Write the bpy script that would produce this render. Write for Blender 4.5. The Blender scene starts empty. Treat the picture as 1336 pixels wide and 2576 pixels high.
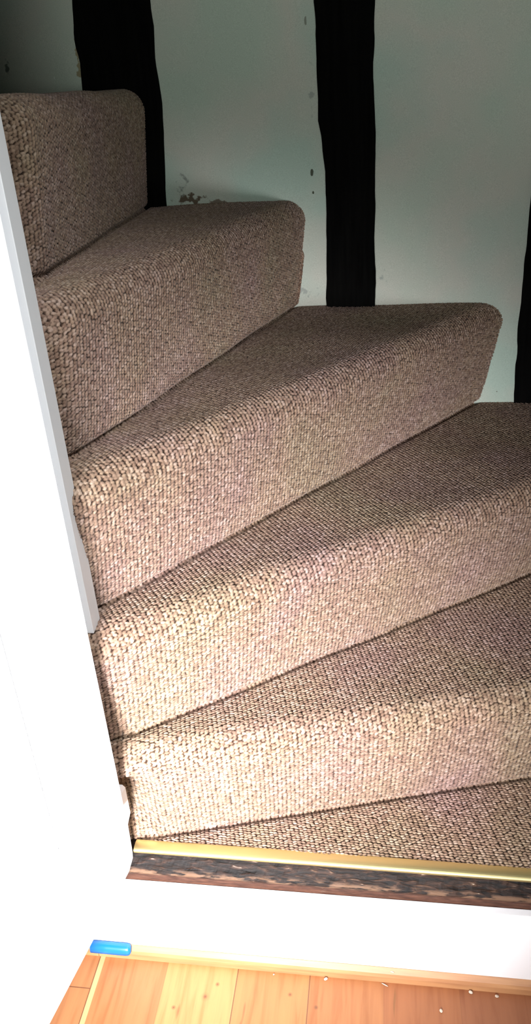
import bpy, math
import numpy as np
from mathutils import Matrix, Vector
C = bpy.context.scene.collection
SC = bpy.context.scene
rng = np.random.default_rng(7)

# ---------------------------------------------------------------- camera
F_PX, PITCH, YAW, ROLL = 1999.57, 0.490837, 0.164935, -0.070991
CAM = Vector((0.0, -0.73259, 1.191979))
fw = Vector((-math.sin(YAW)*math.cos(PITCH), math.cos(YAW)*math.cos(PITCH), -math.sin(PITCH)))
rt = Vector((math.cos(YAW), math.sin(YAW), 0)); up = rt.cross(fw)
rt2 = math.cos(ROLL)*rt + math.sin(ROLL)*up; up2 = -math.sin(ROLL)*rt + math.cos(ROLL)*up
cd = bpy.data.cameras.new('camera'); cam = bpy.data.objects.new('camera', cd); C.objects.link(cam)
cd.sensor_fit = 'VERTICAL'; cd.sensor_height = 36.0; cd.lens = F_PX/2576*36.0
cd.clip_start = 0.02
M = Matrix((rt2, up2, -fw)).transposed().to_4x4(); M.translation = CAM
cam.matrix_world = M
SC.camera = cam

# ---------------------------------------------------------------- light and exposure
SC.view_settings.view_transform = 'Standard'; SC.view_settings.look = 'None'
SC.view_settings.gamma = 1.0; SC.view_settings.exposure = 0.0
SC.view_settings.use_curve_mapping = False
w = bpy.data.worlds.new('room_air'); SC.world = w; w.use_nodes = True
w.node_tree.nodes['Background'].inputs[0].default_value = (0.75, 0.88, 1.0, 1)
w.node_tree.nodes['Background'].inputs[1].default_value = 0.03

def area(name, loc, target, sx, sy, power, col, spread=180):
    l = bpy.data.lights.new(name, 'AREA'); l.shape = 'RECTANGLE'; l.size = sx; l.size_y = sy
    l.energy = power; l.color = col; l.spread = math.radians(spread)
    o = bpy.data.objects.new(name, l); C.objects.link(o)
    d = Vector(target) - Vector(loc)
    o.matrix_world = Matrix.Translation(loc) @ d.to_track_quat('-Z', 'Y').to_matrix().to_4x4()
    return o
# unseen lights added on the room side: a near key and several fills
area('near_key_light', (-0.22, -1.25, 0.78), (-0.34, 0.15, 0.30), 0.30, 0.30, 12.2, (1.0, 0.965, 0.985), 54)  # added key close behind the viewer, standing in for room daylight
area('broad_fill_light', (0.36, -2.1, 1.12), (-0.1, 0.8, 1.45), 0.6, 0.6, 3.0, (0.92, 1.0, 0.95), 140)  # added broad fill for the stairwell wall and upper risers
area('upper_wall_fill_light', (0.25, -1.7, 1.22), (-0.1, 0.8, 1.62), 0.4, 0.25, 1.5, (0.95, 1.0, 0.94), 52)  # added narrow beam that lifts only the upper wall
area('door_fill_light', (0.30, -0.75, 1.9), (-0.42, 0.0, 0.6), 0.3, 0.3, 2.3, (0.94, 0.97, 1.0), 55)  # added fill from above for floor, ledge and door face

# ---------------------------------------------------------------- material helpers
def mat(name):
    m = bpy.data.materials.new(name); m.use_nodes = True
    return m, m.node_tree, m.node_tree.nodes['Principled BSDF']
def N(nt, typ, **kw):
    n = nt.nodes.new(typ)
    for k, v in kw.items():
        if k.startswith('_'): setattr(n, k[1:], v)
        else: n.inputs[k.replace('9', ' ')].default_value = v
    return n
def lk(nt, a, b): nt.links.new(a, b)
def ramp(nt, src, stops, interp='LINEAR'):
    r = nt.nodes.new('ShaderNodeValToRGB'); r.color_ramp.interpolation = interp
    e = r.color_ramp.elements
    while len(e) > 1: e.remove(e[-1])
    e[0].position = stops[0][0]; e[0].color = (*stops[0][1], 1)
    for p, c in stops[1:]:
        q = e.new(p); q.color = (*c, 1)
    lk(nt, src, r.inputs[0]); return r
def objco(nt, scale=(1, 1, 1)):
    t = nt.nodes.new('ShaderNodeTexCoord'); mp = nt.nodes.new('ShaderNodeMapping')
    mp.inputs['Scale'].default_value = scale
    lk(nt, t.outputs['Object'], mp.inputs['Vector']); return mp.outputs[0]
def mix(nt, fac, a, b, mode='MIX'):
    m = nt.nodes.new('ShaderNodeMix'); m.data_type = 'RGBA'; m.blend_type = mode
    for s, v in ((m.inputs[0], fac), (m.inputs[6], a), (m.inputs[7], b)):
        if hasattr(v, 'links') or isinstance(v, bpy.types.NodeSocket): lk(nt, v, s)
        else: s.default_value = v if not isinstance(v, tuple) else (*v, 1)
    return m.outputs[2]
def bump(nt, h, b, strength=.5, dist=.002):
    n = nt.nodes.new('ShaderNodeBump'); n.inputs['Strength'].default_value = strength; n.inputs['Distance'].default_value = dist
    lk(nt, h, n.inputs['Height']); lk(nt, n.outputs[0], b.inputs['Normal'])

def m_white():
    m, nt, b = mat('white_paint')
    co = objco(nt); n = N(nt, 'ShaderNodeTexNoise', Scale=60.0, Detail=4.0); lk(nt, co, n.inputs['Vector'])
    b.inputs['Base Color'].default_value = (.86, .87, .88, 1); b.inputs['Roughness'].default_value = .45
    bump(nt, n.outputs[0], b, .15, .001); return m
def m_plaster():
    m, nt, b = mat('wall_plaster')
    co = objco(nt)
    n = N(nt, 'ShaderNodeTexNoise', Scale=4.0, Detail=3.0); lk(nt, co, n.inputs['Vector'])
    r = ramp(nt, n.outputs[0], [(.35, (.38, .485, .42)), (.5, (.47, .485, .425)), (.65, (.41, .49, .415))])
    n3 = N(nt, 'ShaderNodeTexNoise', Scale=900.0, Detail=1.0); lk(nt, co, n3.inputs['Vector'])
    sp = ramp(nt, n3.outputs[0], [(.3, (.86, .86, .86)), (.7, (1.08, 1.08, 1.08))])
    c = mix(nt, 1.0, r.outputs[0], sp.outputs[0], 'MULTIPLY')
    # worn patches and chips where the plaster is broken
    geo = nt.nodes.new('ShaderNodeNewGeometry')
    n4 = N(nt, 'ShaderNodeTexNoise', Scale=70.0, Detail=5.0); lk(nt, co, n4.inputs['Vector'])
    for (x, z, rx, rz, thr, col) in [(-.363, 1.012, .030, .012, .50, (.10, .075, .05)), (-.31, 1.004, .035, .006, .5, (.16, .13, .1)),
                                (-.376, 1.034, .02, .03, .60, (.22, .25, .22)), (-.131, 1.047, .002, .005, .42, (.06, .07, .05)),
                                (-.130, 1.0135, .0016, .0025, .42, (.05, .06, .04)), (-.134, 1.286, .0018, .0045, .42, (.2, .22, .18)),
                                (-.128, 1.16, .006, .06, .58, (.3, .33, .3)), (.2265, .624, .003, .003, .45, (.1, .1, .08)),
                                (-.685, 1.248, .006, .012, .5, (.12, .14, .12)), (-.597, 1.232, .004, .014, .5, (.75, .8, .78)),
                                (-.15, .83, .05, .02, .62, (.3, .33, .3)), (.0, .86, .012, .03, .62, (.3, .33, .3)), (-.547, 1.255, .006, .03, .5, (.25, .22, .13))]:
        vm = nt.nodes.new('ShaderNodeVectorMath'); vm.operation = 'SUBTRACT'; lk(nt, geo.outputs['Position'], vm.inputs[0]); vm.inputs[1].default_value = (x, 0, z)
        vs = nt.nodes.new('ShaderNodeVectorMath'); vs.operation = 'MULTIPLY'; lk(nt, vm.outputs[0], vs.inputs[0]); vs.inputs[1].default_value = (1/rx, 0, 1/rz)
        vl = nt.nodes.new('ShaderNodeVectorMath'); vl.operation = 'LENGTH'; lk(nt, vs.outputs[0], vl.inputs[0])
        a = nt.nodes.new('ShaderNodeMath'); a.operation = 'MULTIPLY_ADD'; lk(nt, vl.outputs['Value'], a.inputs[0]); a.inputs[1].default_value = -.22; lk(nt, n4.outputs[0], a.inputs[2])
        s = nt.nodes.new('ShaderNodeMath'); s.operation = 'MULTIPLY_ADD'; lk(nt, a.outputs[0], s.inputs[0]); s.inputs[1].default_value = 14; s.inputs[2].default_value = -14*(thr-.16)
        s.use_clamp = True
        c = mix(nt, s.outputs[0], c, col)
    lk(nt, c, b.inputs['Base Color']); b.inputs['Roughness'].default_value = .9
    n2 = N(nt, 'ShaderNodeTexNoise', Scale=35.0, Detail=6.0); lk(nt, co, n2.inputs['Vector'])
    bump(nt, n2.outputs[0], b, .35, .003); return m
def m_black():
    m, nt, b = mat('black_painted_oak')
    co = objco(nt, (40, 40, 3)); n = N(nt, 'ShaderNodeTexNoise', Scale=3.0, Detail=6.0); lk(nt, co, n.inputs['Vector'])
    r = ramp(nt, n.outputs[0], [(.3, (.0012, .0012, .0012)), (.75, (.003, .003, .0028))])
    lk(nt, r.outputs[0], b.inputs['Base Color']); b.inputs['Roughness'].default_value = .95
    b.inputs['Specular IOR Level'].default_value = .05
    bump(nt, n.outputs[0], b, .3, .002); return m
def m_carpet():
    m, nt, b = mat('brown_loop_carpet')
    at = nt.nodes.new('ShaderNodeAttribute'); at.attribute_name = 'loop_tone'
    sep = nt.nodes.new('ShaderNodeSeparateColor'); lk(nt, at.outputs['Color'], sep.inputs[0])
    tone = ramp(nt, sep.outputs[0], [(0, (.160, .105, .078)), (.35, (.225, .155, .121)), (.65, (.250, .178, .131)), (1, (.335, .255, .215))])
    depth = ramp(nt, sep.outputs[1], [(0, (.12, .10, .09)), (.32, (.36, .33, .31)), (.8, (1.25, 1.25, 1.25))])  # dark backing, plus shade between the loops painted into the colour
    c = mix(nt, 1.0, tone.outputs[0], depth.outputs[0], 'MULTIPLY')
    co = objco(nt); n = N(nt, 'ShaderNodeTexNoise', Scale=7.0, Detail=3.0); lk(nt, co, n.inputs['Vector'])
    big = ramp(nt, n.outputs[0], [(.32, (.96, 1.0, .88)), (.45, (1.03, 1.0, .93)), (.55, (1.02, .98, .98)), (.68, (1.03, .96, 1.05))])
    c = mix(nt, 1.0, c, big.outputs[0], 'MULTIPLY')
    n2 = N(nt, 'ShaderNodeTexNoise', Scale=700.0, Detail=3.0); lk(nt, co, n2.inputs['Vector'])
    fib = ramp(nt, n2.outputs[0], [(.3, (.78, .76, .74)), (.7, (1.2, 1.2, 1.2))])
    c = mix(nt, 1.0, c, fib.outputs[0], 'MULTIPLY')
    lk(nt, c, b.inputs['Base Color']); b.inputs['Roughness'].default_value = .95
    b.inputs['Specular IOR Level'].default_value = .1
    b.inputs['Sheen Weight'].default_value = .15; b.inputs['Sheen Roughness'].default_value = .5
    bump(nt, n2.outputs[0], b, .5, .0012); return m
def m_pine():
    m, nt, b = mat('pine_boards')
    geo = nt.nodes.new('ShaderNodeNewGeometry')
    sx = nt.nodes.new('ShaderNodeSeparateXYZ'); lk(nt, geo.outputs['Position'], sx.inputs[0])
    def math_(op, a, b_=None, c=None):
        n = nt.nodes.new('ShaderNodeMath'); n.operation = op
        for i, v in enumerate((a, b_, c)):
            if v is None: continue
            if isinstance(v, bpy.types.NodeSocket): lk(nt, v, n.inputs[i])
            else: n.inputs[i].default_value = v
        return n.outputs[0]
    px = math_('MULTIPLY_ADD', sx.outputs[0], 1/.1105, .434/.1105+20)     # board number + fraction
    fl = math_('FLOOR', px); fr = math_('SUBTRACT', px, fl)
    idx = math_('MULTIPLY', math_('SUBTRACT', fl, 17.0), 1/10.0)
    cols = [(0.364, 0.147, 0.053), (0.364, 0.147, 0.053), (0.352, 0.152, 0.059), (0.370, 0.152, 0.057), (0.434, 0.215, 0.078), (0.375, 0.154, 0.053), (0.340, 0.138, 0.050), (0.293, 0.108, 0.040), (0.264, 0.096, 0.038), (0.293, 0.114, 0.043), (0.352, 0.138, 0.050)]
    r = ramp(nt, idx, [(max(0, i/10 - .05), c) for i, c in enumerate(cols)], 'CONSTANT')
    co = objco(nt, (1, .07, 1))
    n = N(nt, 'ShaderNodeTexNoise', Scale=85.0, Detail=5.0, Distortion=.6); lk(nt, co, n.inputs['Vector'])
    g = ramp(nt, n.outputs[0], [(.30, (.82, .74, .66)), (.5, (1, 1, 1)), (.7, (1.1, 1.12, 1.12))])
    c = mix(nt, 1.0, r.outputs[0], g.outputs[0], 'MULTIPLY')
    co2 = objco(nt, (1, .12, 1))
    n2 = N(nt, 'ShaderNodeTexNoise', Scale=60.0, Detail=2.0); lk(nt, co2, n2.inputs['Vector'])
    s = ramp(nt, n2.outputs[0], [(.70, (0, 0, 0)), (.74, (1, 1, 1))])
    c = mix(nt, s.outputs[0], c, (.22, .09, .03))
    # knots
    for (kx, ky, kr) in [(-.241, -.035, .0012), (-.30, -.075, .0012), (-.256, -.055, .0035), (-.27, -.10, .002), (-.09, -.055, .002), (-.205, -.105, .003), (.06, -.09, .004), (-.13, -.04, .0015)]:
        vm = nt.nodes.new('ShaderNodeVectorMath'); vm.operation = 'DISTANCE'; lk(nt, geo.outputs['Position'], vm.inputs[0]); vm.inputs[1].default_value = (kx, ky, 0)
        k = ramp(nt, vm.outputs['Value'], [(kr*.5, (1, 1, 1)), (kr*1.3, (0, 0, 0))]); c = mix(nt, k.outputs[0], c, (.13, .05, .02))
    # seams: dark hairline at each board edge (the third board meets its neighbour tight)
    e = math_('MINIMUM', fr, math_('SUBTRACT', 1.0, fr))
    seam = math_('LESS_THAN', e, .006)
    tight = math_('COMPARE', math_('ROUND', px), 21.0, .1)
    tight = math_('MAXIMUM', tight, math_('GREATER_THAN', px, 23.5))
    seam = math_('MULTIPLY', seam, math_('SUBTRACT', 1.0, math_('MULTIPLY', tight, .75)))
    # end joint in the first board
    ej = math_('MULTIPLY', math_('LESS_THAN', math_('ABSOLUTE', math_('ADD', sx.outputs[1], .0595)), .0007), math_('LESS_THAN', px, 20.0))
    seam = math_('MAXIMUM', seam, ej)
    # pale sapwood edge strip beside the first seam
    sap = math_('MULTIPLY', math_('GREATER_THAN', px, 20.0), math_('LESS_THAN', px, 20.075))
    c = mix(nt, math_('MULTIPLY', sap, .5), c, (.78, .5, .25))
    c = mix(nt, seam, c, (.14, .05, .02))
    lk(nt, c, b.inputs['Base Color']); b.inputs['Roughness'].default_value = .5
    bump(nt, n.outputs[0], b, .15, .0006); return m
def m_wood(name, c1, c2, rough=.45):
    m, nt, b = mat(name)
    co = objco(nt, (.08, 1, 1)); n = N(nt, 'ShaderNodeTexNoise', Scale=120.0, Detail=5.0); lk(nt, co, n.inputs['Vector'])
    r = ramp(nt, n.outputs[0], [(.3, c1), (.7, c2)]); lk(nt, r.outputs[0], b.inputs['Base Color']); b.inputs['Roughness'].default_value = rough
    bump(nt, n.outputs[0], b, .2, .0006); return m
def m_oak():
    m, nt, b = mat('worn_dark_oak')
    co = objco(nt, (.22, 1, 1)); n = N(nt, 'ShaderNodeTexNoise', Scale=210.0, Detail=8.0, Distortion=.8); lk(nt, co, n.inputs['Vector'])
    r = ramp(nt, n.outputs[0], [(.38, (.003, .002, .0015)), (.52, (.014, .007, .004)), (.62, (.035, .017, .010)), (.69, (.09, .055, .035)), (.75, (.40, .34, .28))])
    n2 = N(nt, 'ShaderNodeTexNoise', Scale=5.0, Detail=2.0); co2 = objco(nt); lk(nt, co2, n2.inputs['Vector'])
    s = ramp(nt, n2.outputs[0], [(.4, (.55, .5, .5)), (.62, (1.35, 1.3, 1.2))])
    c = mix(nt, 1.0, r.outputs[0], s.outputs[0], 'MULTIPLY')
    # bare brown front edge, worn pale arris above it, dirt-black top
    geo = nt.nodes.new('ShaderNodeNewGeometry'); sp = nt.nodes.new('ShaderNodeSeparateXYZ'); lk(nt, geo.outputs['Position'], sp.inputs[0])
    mr = nt.nodes.new('ShaderNodeMapRange'); lk(nt, sp.outputs[2], mr.inputs[0]); mr.inputs[1].default_value = .165; mr.inputs[2].default_value = .200
    fr = ramp(nt, mr.outputs[0], [(0, (.9, .9, .9)), (.30, (.8, .8, .8)), (.40, (0, 0, 0))])
    n5 = N(nt, 'ShaderNodeTexNoise', Scale=300.0, Detail=3.0); lk(nt, co, n5.inputs['Vector'])
    br = ramp(nt, n5.outputs[0], [(.3, (.040, .016, .010)), (.7, (.095, .040, .024))])
    c = mix(nt, fr.outputs[0], c, br.outputs[0])
    ar = ramp(nt, mr.outputs[0], [(.33, (0, 0, 0)), (.40, (1, 1, 1)), (.46, (1, 1, 1)), (.56, (0, 0, 0))])
    n6 = N(nt, 'ShaderNodeTexNoise', Scale=170.0, Detail=6.0); lk(nt, co, n6.inputs['Vector'])
    wr = ramp(nt, n6.outputs[0], [(.46, (0, 0, 0)), (.56, (.85, .85, .85))])
    c = mix(nt, mix(nt, 1.0, ar.outputs[0], wr.outputs[0], 'MULTIPLY'), c, (.15, .085, .05))
    lk(nt, c, b.inputs['Base Color']); b.inputs['Roughness'].default_value = .6; b.inputs['Specular IOR Level'].default_value = .2
    bump(nt, n.outputs[0], b, .7, .002); return m
def m_plain(name, col, rough, metal=0.0, nscale=0):
    m, nt, b = mat(name); b.inputs['Base Color'].default_value = (*col, 1)
    b.inputs['Roughness'].default_value = rough; b.inputs['Metallic'].default_value = metal
    co = objco(nt, (.05, 1, 1) if metal else (1, 1, 1)); n = N(nt, 'ShaderNodeTexNoise', Scale=nscale or 200.0, Detail=3.0); lk(nt, co, n.inputs['Vector'])
    bump(nt, n.outputs[0], b, .12, .0005); return m
WHITE, PLASTER, BLACK, CARPET, PINE, OAK = m_white(), m_plaster(), m_black(), m_carpet(), m_pine(), m_oak()
BEAD = m_wood('pine_bead', (.34, .155, .07), (.48, .25, .11))
BRASS = m_plain('polished_brass', (1.0, .88, .44), .42, 1.0, 60)
BLUE = m_plain('blue_plastic', (.003, .14, .48), .35)
FLAKE = m_plain('paint_flake_white', (.60, .50, .40), .7)
DARKGAP = m_plain('dark_gap', (.01, .008, .006), .9)

# ---------------------------------------------------------------- mesh helpers
def link(name, me, m, parent=None, label=None, cat=None, group=None, kind=None):
    o = bpy.data.objects.new(name, me); C.objects.link(o)
    if m: me.materials.append(m)
    if parent: o.parent = parent
    if label: o['label'] = label
    if cat: o['category'] = cat
    if group: o['group'] = group
    if kind: o['kind'] = kind
    return o
def mesh(verts, faces, smooth=False):
    me = bpy.data.meshes.new('m'); me.from_pydata([tuple(v) for v in verts], [], faces); me.update()
    if smooth: me.polygons.foreach_set('use_smooth', [True]*len(me.polygons))
    return me
def bevel(o, wd, seg=2):
    b = o.modifiers.new('bevel', 'BEVEL'); b.width = wd; b.segments = seg; b.limit_method = 'ANGLE'; return o
def box(x0, x1, y0, y1, z0, z1):
    v = [(x, y, z) for z in (z0, z1) for x, y in ((x0, y0), (x1, y0), (x1, y1), (x0, y1))]
    return mesh(v, [(3, 2, 1, 0), (4, 5, 6, 7), (0, 1, 5, 4), (1, 2, 6, 5), (2, 3, 7, 6), (3, 0, 4, 7)])
def prism(plan, z0, z1):
    """plan polygon counter-clockwise from above, extruded up"""
    n = len(plan)
    v = [(x, y, z0) for x, y in plan] + [(x, y, z1) for x, y in plan]
    f = [tuple(range(n))[::-1], tuple(range(n, 2*n))] + [(i, (i+1) % n, n+(i+1) % n, n+i) for i in range(n)]
    return mesh(v, f)
def sweep(profile, pts, closed_profile=True, wob=None):
    """profile (y,z) polygon swept along x through pts = list of (x, dy, dz)"""
    n = len(profile); v = []; f = []
    for k, (x, dy, dz) in enumerate(pts):
        for j, (y, z) in enumerate(profile):
            a = wob(k, j) if wob else (0, 0)
            v.append((x, y+dy+a[0], z+dz+a[1]))
    for k in range(len(pts)-1):
        for j in range(n):
            j2 = (j+1) % n
            f.append((k*n+j, (k+1)*n+j, (k+1)*n+j2, k*n+j2))
    f.append(tuple(range(n))); f.append(tuple((len(pts)-1)*n+j for j in range(n))[::-1])
    return mesh(v, f)

Z0, R = 0.2011, 0.2
WALLY = lambda x: 0.8355 - 0.02552*x
XR = 0.62      # right side of the stairwell

# ---------------------------------------------------------------- the setting
fl = box(-2.2, 1.8, -3.4, 0.0, -0.04, 0.0)
link('floor', fl, PINE, kind='structure')
# back wall of the stairwell, a gently uneven plaster face
nx, nz = 150, 190
X = np.linspace(-1.25, .78, nx); Zs = np.linspace(.0, 2.5, nz)
gx, gz = np.meshgrid(X, Zs)
wv = .003*np.sin(gx*7+gz*3)+.0025*np.sin(gz*9-gx*4)+.0015*np.sin(gx*31+2)*np.sin(gz*23)
gy = WALLY(gx)+.002+wv*.5
v = np.stack([gx, gy, gz], -1).reshape(-1, 3)
f = [(j*nx+i, j*nx+i+1, (j+1)*nx+i+1, (j+1)*nx+i) for j in range(nz-1) for i in range(nx-1)]
nb = len(v)
back = [(X[0], 1.0, 0), (X[-1], 1.0, 0), (X[-1], 1.0, 2.5), (X[0], 1.0, 2.5)]
v = list(map(tuple, v)) + back
f += [(nb+1, nb, nb+3, nb+2)]
f += [tuple([nb, nb+1] + [i for i in range(nx-1, -1, -1)])]
f += [tuple([nb+2, nb+3] + [(nz-1)*nx+i for i in range(nx)])]
f += [tuple([nb+3, nb] + [j*nx for j in range(nz)])]
f += [tuple([nb+1, nb+2] + [j*nx+nx-1 for j in range(nz-1, -1, -1)])]
link('wall_back', mesh(v, f, True), PLASTER, kind='structure')
link('wall_right', box(XR, XR+.1, .06, .82, 0, 2.5), PLASTER, kind='structure')
link('wall_left', box(-1.25, -1.15, .16, .86, 0, 2.5), PLASTER, kind='structure')
link('ceiling', box(-1.25, .78, .06, 1.0, 2.5, 2.56), PLASTER, kind='structure')
# front wall around the stair opening
fv = box(-1.25, -.405, .066, .16, 0, 2.5); link('wall_front', fv, WHITE, kind='structure')
link('wall_front_right', prism([(.36, .0), (1.2, .0), (1.2, .06), (.36, .06)], .0, 2.5), WHITE, kind='structure')
link('wall_front_header', box(-.405, .36, .0, .06, 1.85, 2.5), WHITE, kind='structure')
# low wall behind the open door, down to the floor
link('baseboard_left', prism([(-.60, -.9), (-.475, .0), (-.46, .012), (-.46, .066), (-.56, .066), (-.68, -.9)], 0, .165), WHITE, kind='structure')
# white board that faces the rise between floor and sill
bev = bevel(link('trim_riser_board', box(-.47, .62, .0, .011, .0, .166), WHITE, kind='structure'), .0008)
bev.name = 'trim_1'
link('trim_2', sweep([(0, 0), (-.0085, 0), (-.0085, .012), (-.0065, .0175), (-.001, .0245), (0, .0245)], [(-.436, 0, 0), (.62, 0, 0)]), BEAD, kind='structure')
link('trim_3', sweep([(0, 0), (-.0085, 0), (-.0085, .012), (-.0065, .0175), (-.001, .0245), (0, .0245)], [(-.475, 0, 0), (-.4368, 0, 0)]), BEAD, kind='structure')

# ---------------------------------------------------------------- sill and brass strip
xs = np.linspace(-.40, .60, 260); rs = np.random.default_rng(3)
wbl = rs.normal(0, 1, (260, 12)); k = np.ones(5)/5
for j in range(12): wbl[:, j] = np.convolve(wbl[:, j], k, 'same')
prof = [(.0115, .150), (.0115, .1735), (.0135, .1795), (.018, .184), (.023, .188), (.028, .193), (.033, .197), (.046, .1985), (.056, .1985), (.056, .150)]
amp = [0, .0003, .0010, .0018, .0020, .0018, .0008, 0, 0, 0]
sill = link('door_sill', sweep(prof, [(x, 0, 0) for x in xs], wob=lambda k, j: (wbl[k, j]*amp[j]*.5, wbl[k, j]*amp[j])), OAK,
     label='worn dark oak door sill with chipped edge under the brass strip', cat='sill')
bp = [(.031, .1975), (.031, .2005)] + [(.0415-.0105*math.cos(a), .2005+.0034*math.sin(a)) for a in np.linspace(.25, math.pi-.25, 11)] + [(.052, .2005), (.052, .1975)]
brass = link('threshold_strip', sweep(bp, [(-.363, .0015, 0), (-.1, .001, 0), (.62, -.004, 0)]), BRASS,
     label='polished brass carpet threshold strip along the edge of the sill', cat='threshold strip')

# ---------------------------------------------------------------- carpet
def loops(s, t, seed, a=.0064, b=.0043):
    """height 0..1 and tone of looped pile at plan coords s (across) and t (along the run)"""
    r = np.random.default_rng(seed); J = 4096
    jit = r.random((J, 4))
    ci = np.floor(s/a).astype(np.int64)
    best = np.full(s.shape, 9.0); tone = np.zeros(s.shape)
    for di in (-1, 0, 1):
        i = ci+di; off = (i % 2)*.5
        cj = np.floor(t/b-off).astype(np.int64)
        for dj in (-1, 0, 1):
            j = cj+dj
            h = ((i*73856093) ^ (j*19349663) ^ (seed*83492791)) % J
            q = jit[h]
            cx = (i+.5+(q[..., 0]-.5)*.26)*a; cy = (j+.5+off+(q[..., 1]-.5)*.34)*b
            an = (q[..., 2]-.5)*1.1+.22
            dx, dy = s-cx, t-cy
            u_ = (dx*np.cos(an)+dy*np.sin(an))/(a*.60); v_ = (-dx*np.sin(an)+dy*np.cos(an))/(b*.56)
            d = u_*u_+v_*v_
            m_ = d < best
            best = np.where(m_, d, best); tone = np.where(m_, q[..., 3], tone)
    return np.sqrt(np.clip(1-best, 0, 1)), tone

def grid_object(name, P, Nn, S, T, seed, parent, m=CARPET, amp=.0027):
    h, tone = loops(S, T, seed)
    lo = .0022*np.sin(S*23+seed)*np.sin(T*17+seed*2)
    Q = P+Nn*(h*amp-amp*.5+lo*.6)[..., None]
    Q[..., 1] = np.minimum(Q[..., 1], WALLY(Q[..., 0])+.004)
    Q[..., 0] = np.minimum(Q[..., 0], XR+.004)
    lim = np.where(Q[..., 2] > .325, -.351-.55*np.clip(Q[..., 1], 0, .14), -.385)
    lim = np.where(Q[..., 1] > .14, -9, lim)
    Q[..., 0] = np.maximum(Q[..., 0], lim)      # the carpet stops against the door frame
    n, k = S.shape
    me = bpy.data.meshes.new(name)
    me.vertices.add(n*k); me.vertices.foreach_set('co', Q.reshape(-1).astype(np.float32))
    a = (np.arange(n-1)[:, None]*k+np.arange(k-1)[None, :]).reshape(-1)
    fa = np.stack([a, a+k, a+k+1, a+1], -1)
    nf = len(fa)
    me.loops.add(nf*4); me.polygons.add(nf)
    me.polygons.foreach_set('loop_start', np.arange(nf)*4)
    me.loops.foreach_set('vertex_index', fa.reshape(-1).astype(np.int32))
    me.update(calc_edges=True); me.polygons.foreach_set('use_smooth', np.ones(nf, bool))
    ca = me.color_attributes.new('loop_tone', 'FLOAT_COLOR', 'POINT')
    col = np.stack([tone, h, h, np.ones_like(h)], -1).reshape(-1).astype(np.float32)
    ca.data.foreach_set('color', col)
    return link(name, me, m, parent)

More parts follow.
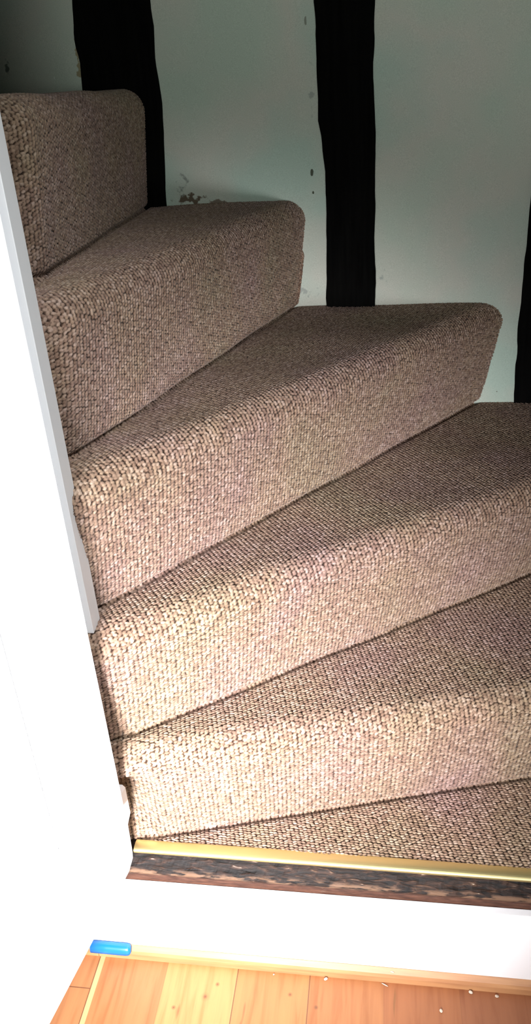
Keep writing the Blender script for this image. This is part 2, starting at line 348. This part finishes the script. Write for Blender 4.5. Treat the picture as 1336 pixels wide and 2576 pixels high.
# crease lines: foot of each riser in plan, inner end -> outer end
B = {1: ((-.363, .053), (.237, .220)), 2: ((-.366, .052), (.262, .502)), 3: ((-.366, .087), (.185, .825)),
     4: ((-.381, .122), (-.173, .854)), 5: ((-.413, .187), (-.449, .854))}
OVER = {1: .034, 2: .034, 3: .030, 4: .028, 5: .016}
BEND = {1: (.0, 0), 2: (.0, 0), 3: (.0, 0), 4: (.02, .5), 5: (.055, .8)}
RES = .00125
steps_label = {
 1: 'lowest carpeted winder step, whose riser stands on the carpet behind the brass strip',
 2: 'second carpeted winder step up from the brass strip, running off the right edge',
 3: 'third carpeted winder step up, its rounded end right of the middle black timber',
 4: 'fourth carpeted winder step up, its rounded end between the two left black timbers',
 5: 'topmost carpeted winder step at eye level in front of the leftmost black timber'}
def step(i):
    p0, p1 = (np.array(a, float) for a in B[i]); d = (p1-p0)/np.linalg.norm(p1-p0); n = np.array([d[1], -d[0]])
    z0, z1 = Z0+R*(i-1), Z0+R*i
    s_in = -.035 if i < 3 else -.03
    if i == 5: s_in = -.02
    # length to the far wall
    L = 0
    for s in np.arange(0, 1.6, .005):
        q = p0+d*s
        if q[1] < WALLY(q[0])+.002 and q[0] < XR+.002: L = s
    L += .03 if i >= 3 else .01
    S = np.arange(s_in, L, RES); ns = len(S)
    # profile of the riser and nosing: (outward offset, z, normal)
    rc = .036; ov = OVER[i]
    prof = []
    hz = np.linspace(z0-.008, z1-rc, int((z1-rc-z0)/RES))
    for z in hz:
        t = (z-z0)/(z1-rc-z0); prof.append((ov*max(t, 0)**.8-.007*math.exp(-((z-z0)/.005)**2), z, 1, -.14))
    nr = len(prof)
    for a in np.linspace(0, math.pi/2, int(rc*1.57/RES))[1:]:
        prof.append((ov-rc+rc*math.cos(a), z1-rc+rc*math.sin(a), math.cos(a), math.sin(a)))
    prof = np.array(prof)
    arc = np.concatenate([[0], np.cumsum(np.hypot(np.diff(prof[:, 0]), np.diff(prof[:, 1])))])
    sb, kb = BEND[i]
    bend = np.where(S < sb, kb*(sb-S)**1.6*4.5, 0)
    base = p0[None, :]+d[None, :]*S[:, None]
    base[:, 0] -= bend*abs(d[1])
    SL = s_in+np.concatenate([[0], np.cumsum(np.linalg.norm(np.diff(base, axis=0), axis=1))])   # true length along the riser
    def build(name, pr, ar, seed):
        PP = np.zeros((ns, len(pr), 3)); NN = np.zeros_like(PP)
        PP[..., :2] = base[:, None, :]+n[None, None, :]*pr[None, :, 0, None]; PP[..., 2] = pr[None, :, 1]
        if i == 1 and name == 'riser':   # the carpet is pinched back beside the door frame
            k_ = np.clip((.045-S)/.045, 0, 1)[:, None]*(np.clip((ar[-1]-ar)/.02, 0, 1)*np.clip((ar-.01)/.05, 0, 1))[None, :]
            PP[..., :2] -= n[None, None, :]*(k_*.030)[..., None]
        NN[..., :2] = n[None, None, :]*pr[None, :, 2, None]; NN[..., 2] = pr[None, :, 3]
        return PP, NN, np.repeat(SL[:, None], len(pr), 1), np.repeat(ar[None, :], ns, 0)
    root = bpy.data.objects.new('stair_step', None); C.objects.link(root)
    root['label'] = steps_label[i]; root['category'] = 'stair step'; root['group'] = 'carpeted winder steps'
    PP, NN, SS, TT = build('riser', prof[:nr], arc[:nr], i)
    grid_object('riser', PP, NN, SS, TT, i, root)
    PP, NN, SS, TT = build('nose', prof[nr-1:], arc[nr-1:], i)
    # tread behind the nosing, back to the next riser
    st = p0[None, :]+d[None, :]*S[:, None]+n[None, :]*(ov-rc); st[:, 0] -= bend*abs(d[1])
    if i < 5:
        b0, b1 = (np.array(a, float) for a in B[i+1]); bd = (b1-b0)/np.linalg.norm(b1-b0); bn = np.array([bd[1], -bd[0]])
        den = -(n@bn); dist = (b0-st)@bn/den
        tl = np.clip(dist+.006, .004, .62)
    else:
        tl = np.full(ns, .5)
    tl = np.minimum(tl, .62)
    nt_ = int(tl.max()/RES); u = np.linspace(0, 1, nt_)[1:]
    T2 = tl[:, None]*u[None, :]
    P2 = np.zeros((ns, nt_-1, 3)); P2[..., :2] = st[:, None, :]-n[None, None, :]*T2[..., None]; P2[..., 2] = z1-.007*np.exp(-(np.maximum(tl[:, None]-T2-.004, 0)/.0045)**1.5)*(tl[:, None] < .6)
    N2 = np.zeros_like(P2); N2[..., 2] = 1
    # treads dip slightly in the middle where they are walked on
    PP = np.concatenate([PP, P2], 1); NN = np.concatenate([NN, N2], 1)
    SS = np.concatenate([SS, np.repeat(SL[:, None], nt_-1, 1)], 1)
    TT = np.concatenate([TT, arc[-1]+T2], 1)
    # extend beyond the outer end so that the tread reaches the right-hand wall
    grid_object('tread', PP, NN, SS, TT, i, root)
    return root
for i in (1, 2, 3, 4, 5): step(i)
# corner of the second tread beyond the end of its nosing, up to the right-hand wall: covered by stretching S there
# the wedge of carpet between the brass strip and the lowest riser
b0, b1 = (np.array(a, float) for a in B[1]); bd = (b1-b0)/np.linalg.norm(b1-b0); bn = np.array([bd[1], -bd[0]])
S = np.arange(-.03, 1.16, RES); 
start = b0[None, :]+bd[None, :]*S[:, None]+(-bn[None, :])*.004
tl = np.maximum((start[:, 1]-.049)/(-bn[1]), .0)
u = np.linspace(0, 1, int(tl.max()/RES))
T2 = tl[:, None]*u[None, :]
PP = np.zeros((len(S), len(u), 3)); PP[..., :2] = start[:, None, :]+bn[None, None, :]*T2[..., None]; PP[..., 2] = Z0-.007*np.exp(-(np.maximum(T2-.002, 0)/.005)**1.5)
NN = np.zeros_like(PP); NN[..., 2] = 1
lc = grid_object('landing_carpet', PP, NN, np.repeat(S[:, None], len(u), 1), T2, 11, None)
# flip not needed for a matte sheet
lc['label'] = 'narrow wedge of brown loop carpet between brass strip and lowest riser'; lc['category'] = 'carpet'

# ---------------------------------------------------------------- black timbers in the wall
def stud(left, right, zb, label, seed):
    r = np.random.default_rng(seed); zz = np.arange(zb, 2.5, .012)
    lz = np.array(sorted([(z, x) for x, z in left])); rz = np.array(sorted([(z, x) for x, z in right]))
    xl = np.interp(zz, lz[:, 0], lz[:, 1])+np.convolve(r.normal(0, .0011, len(zz)), [.3, .4, .3], 'same')
    xr = np.interp(zz, rz[:, 0], rz[:, 1])+np.convolve(r.normal(0, .0011, len(zz)), [.3, .4, .3], 'same')
    v, f = [], []
    for k, z in enumerate(zz):
        yl, yr = WALLY(xl[k]), WALLY(xr[k]); m = (xl[k]+xr[k])/2
        v += [(xl[k]-.001, yl+.03, z), (xl[k], yl-.004, z), (xl[k]+.004, yl-.006, z), (m, WALLY(m)-.008+r.normal(0, .0006), z), (xr[k]-.004, yr-.006, z), (xr[k], yr-.004, z), (xr[k]+.001, yr+.03, z)]
    n = 7
    for k in range(len(zz)-1):
        for j in range(n): j2 = (j+1) % n; f.append((k*n+j, k*n+j2, (k+1)*n+j2, (k+1)*n+j))
    f.append(tuple(range(n))[::-1]); f.append(tuple((len(zz)-1)*n+j for j in range(n)))
    return link('timber_stud', mesh(v, f), BLACK, label=label, cat='timber', group='black timbers set in the stair wall')
stud([(-.530, 2.0), (-.539, 1.345), (-.5412, 1.309), (-.5445, 1.273), (-.5412, 1.248), (-.544, 1.20)],
     [(-.392, 1.8), (-.4009, 1.334), (-.3986, 1.299), (-.4035, 1.2455), (-.4011, 1.214), (-.3994, 1.17), (-.4014, 1.131), (-.4058, 1.084), (-.4115, 1.015), (-.4115, .99)],
     .996, 'black painted upright timber, leftmost, rising behind the topmost carpeted step', 1)
stud([(-.125, 2.0), (-.1175, 1.313), (-.1161, 1.256), (-.1173, 1.1965), (-.1151, 1.134), (-.1107, 1.089), (-.1068, 1.049), (-.1059, 1.001), (-.107, .931), (-.1097, .857), (-.1104, .795)],
     [(-.019, 2.0), (-.0176, 1.306), (-.0181, 1.249), (-.020, 1.19), (-.0165, 1.129), (-.0155, 1.031), (-.0175, .928), (-.0166, .891), (-.015, .839), (-.0164, .79)],
     .796, 'black painted upright timber in the middle of the wall, standing on the third carpeted step', 2)
stud([(.262, 2.0), (.2588, 1.2), (.2588, .992), (.2591, .959), (.2586, .9175), (.2572, .854), (.258, .802), (.2567, .749), (.2589, .677), (.26, .636), (.2618, .59)],
     [(.365, 2.0), (.36, 1.2), (.362, .59)],
     .596, 'black painted upright timber cut off by the right edge, standing on the second carpeted step', 3)

# ---------------------------------------------------------------- open door on the left
door = bpy.data.objects.new('door_1', None); C.objects.link(door); door['kind'] = 'structure'
def dx(y, off=0.0): return -.384-.17*(.057-y)+off      # door face line in plan, off = proud of the face
def slab(name, y0, y1, off0, off1, z0, z1, bv=.001):
    pl = [(dx(y0, off0), y0), (dx(y0, off1), y0), (dx(y1, off1), y1), (dx(y1, off0), y1)]
    return bevel(link(name, prism(pl, z0, z1), WHITE, door), bv)
YE = .050
for y0, y1 in ((-.62, -.42), (-.418, -.252), (-.25, -.084), (-.082, YE)):
    slab('plank', y0, y1, -.03, .0, .176, 1.83, .0012)
# bottom rail with a moulded, notched end
YR = .028
rp = [(YR-.002, .0, .180), (YR-.001, .0245, .180), (YR, .0265, .205), (YR+.001, .0275, .262), (YR+.001, .0350, .287), (YR+.001, .0350, .338), (YR-.001, .0325, .345), (YR-.001, .0, .345)]
v = [(dx(y, o), y, z) for y, o, z in rp] + [(dx(-.62, o*.92), -.62, z) for y, o, z in rp]
n = len(rp); f = [tuple(range(n)), tuple(range(n, 2*n))[::-1]] + [(i, n+i, n+(i+1) % n, (i+1) % n) for i in range(n)]
me = mesh(v, f); link('bottom_rail', me, WHITE, door)
slab('upper_panel', -.62, .058, -.002, .006, .80, 1.83, .0015)
# door stop board fixed at the hinge side, cut off above the sill
bevel(link('door_stop', prism([(-.40, .036), (-.357, .036), (-.3585, .066), (-.40, .066)], .60, 1.85), WHITE, door), .0008)
bevel(link('door_frame', prism([(-.43, -.018), (-.3425, -.012), (-.3495, .0), (-.392, .075), (-.43, .075)], .325, 1.85), WHITE, door), .0008)

# ---------------------------------------------------------------- small things on the floor
def tape():
    pts = [(-.446, 0, 0), (-.40, 0, 0)] + [(-.3815-.006*(1-math.sin(a))-.0, 0, 0) for a in np.linspace(0, math.pi/2, 5)]
    prof = [(.0, .023), (.0, .0275), (-.003, .0300), (-.009, .0300), (-.0125, .0272), (-.0145, .0225), (-.0145, .0165), (-.0095, .0145), (-.0075, .0185), (-.002, .0255)]
    v, f = [], []; n = len(prof); cy, cz = -.008, .022
    K = [(-.446, 1), (-.42, 1), (-.40, 1), (-.389, 1), (-.385, .93), (-.3825, .75), (-.3812, .45)]
    for x, s in K:
        for y, z in prof: v.append((x, cy+(y-cy)*s, cz+(z-cz)*s))
    for k in range(len(K)-1):
        for j in range(n): f.append((k*n+j, (k+1)*n+j, (k+1)*n+(j+1) % n, k*n+(j+1) % n))
    f.append(tuple(range(n))); f.append(tuple((len(K)-1)*n+j for j in range(n))[::-1])
    o = link('plastic_strip', mesh(v, f, True), BLUE, label='short bright blue rounded strip lying on the pine bead by the door', cat='strip')
    return o
tape()
def flake(x, y, z, sx, sy, h, rz, seed, label, name='paint_flake'):
    r = np.random.default_rng(seed); n = 9; v = []; f = []
    for lev, (sc, zz) in enumerate(((.75, 0), (1, .45), (.8, .9), (.3, 1.0))):
        for j in range(n):
            a = 2*math.pi*j/n; q = sc*(1+.25*math.sin(a*2+seed)+.15*r.random())
            px, py = sx*q*math.cos(a), sy*q*math.sin(a)
            v.append((x+px*math.cos(rz)-py*math.sin(rz), y+px*math.sin(rz)+py*math.cos(rz), z+h*zz+h*.3*math.sin(a)*lev/3))
    for lev in range(3):
        for j in range(n): f.append((lev*n+j, lev*n+(j+1) % n, (lev+1)*n+(j+1) % n, (lev+1)*n+j))
    f.append(tuple(range(n))[::-1]); f.append(tuple(3*n+j for j in range(n)))
    link(name, mesh(v, f, True), FLAKE, label=label, cat='debris', group='pale crumbs on the floorboards')
flake(-.0784, -.0125, .0003, 0.0026, 0.0023, 0.0026, .3, 1, 'pale curled crumb on the floor below the white board, centre of the picture')
flake(.0094, -.0125, .0003, 0.0045, 0.0008, 0.0009, -.4, 2, 'thin pale splinter on the floor against the pine bead', 'wood_splinter')
flake(.1344, -.0125, .0003, 0.0026, 0.0024, 0.0030, .3, 3, 'round pale crumb on the floor, left one of the pair at the right')
flake(.1715, -.0145, .0003, 0.0024, 0.0023, 0.0023, 1.3, 4, 'round pale crumb on the floor, right one of the pair at the right')
flake(.090, -.0432, .0003, 0.0026, 0.0021, 0.0023, .8, 5, 'pale crumb lying on the brown floorboard away from the bead, near the bottom edge')
flake(-.1577, -.0125, .0003, 0.0012, 0.0011, 0.0011, 0, 6, 'tiny white speck on the floor beside the bead')
flake(.0203, -.0045, .0205, 0.0026, 0.0008, 0.0009, -.3, 7, 'small pale shaving resting on top of the pine bead')
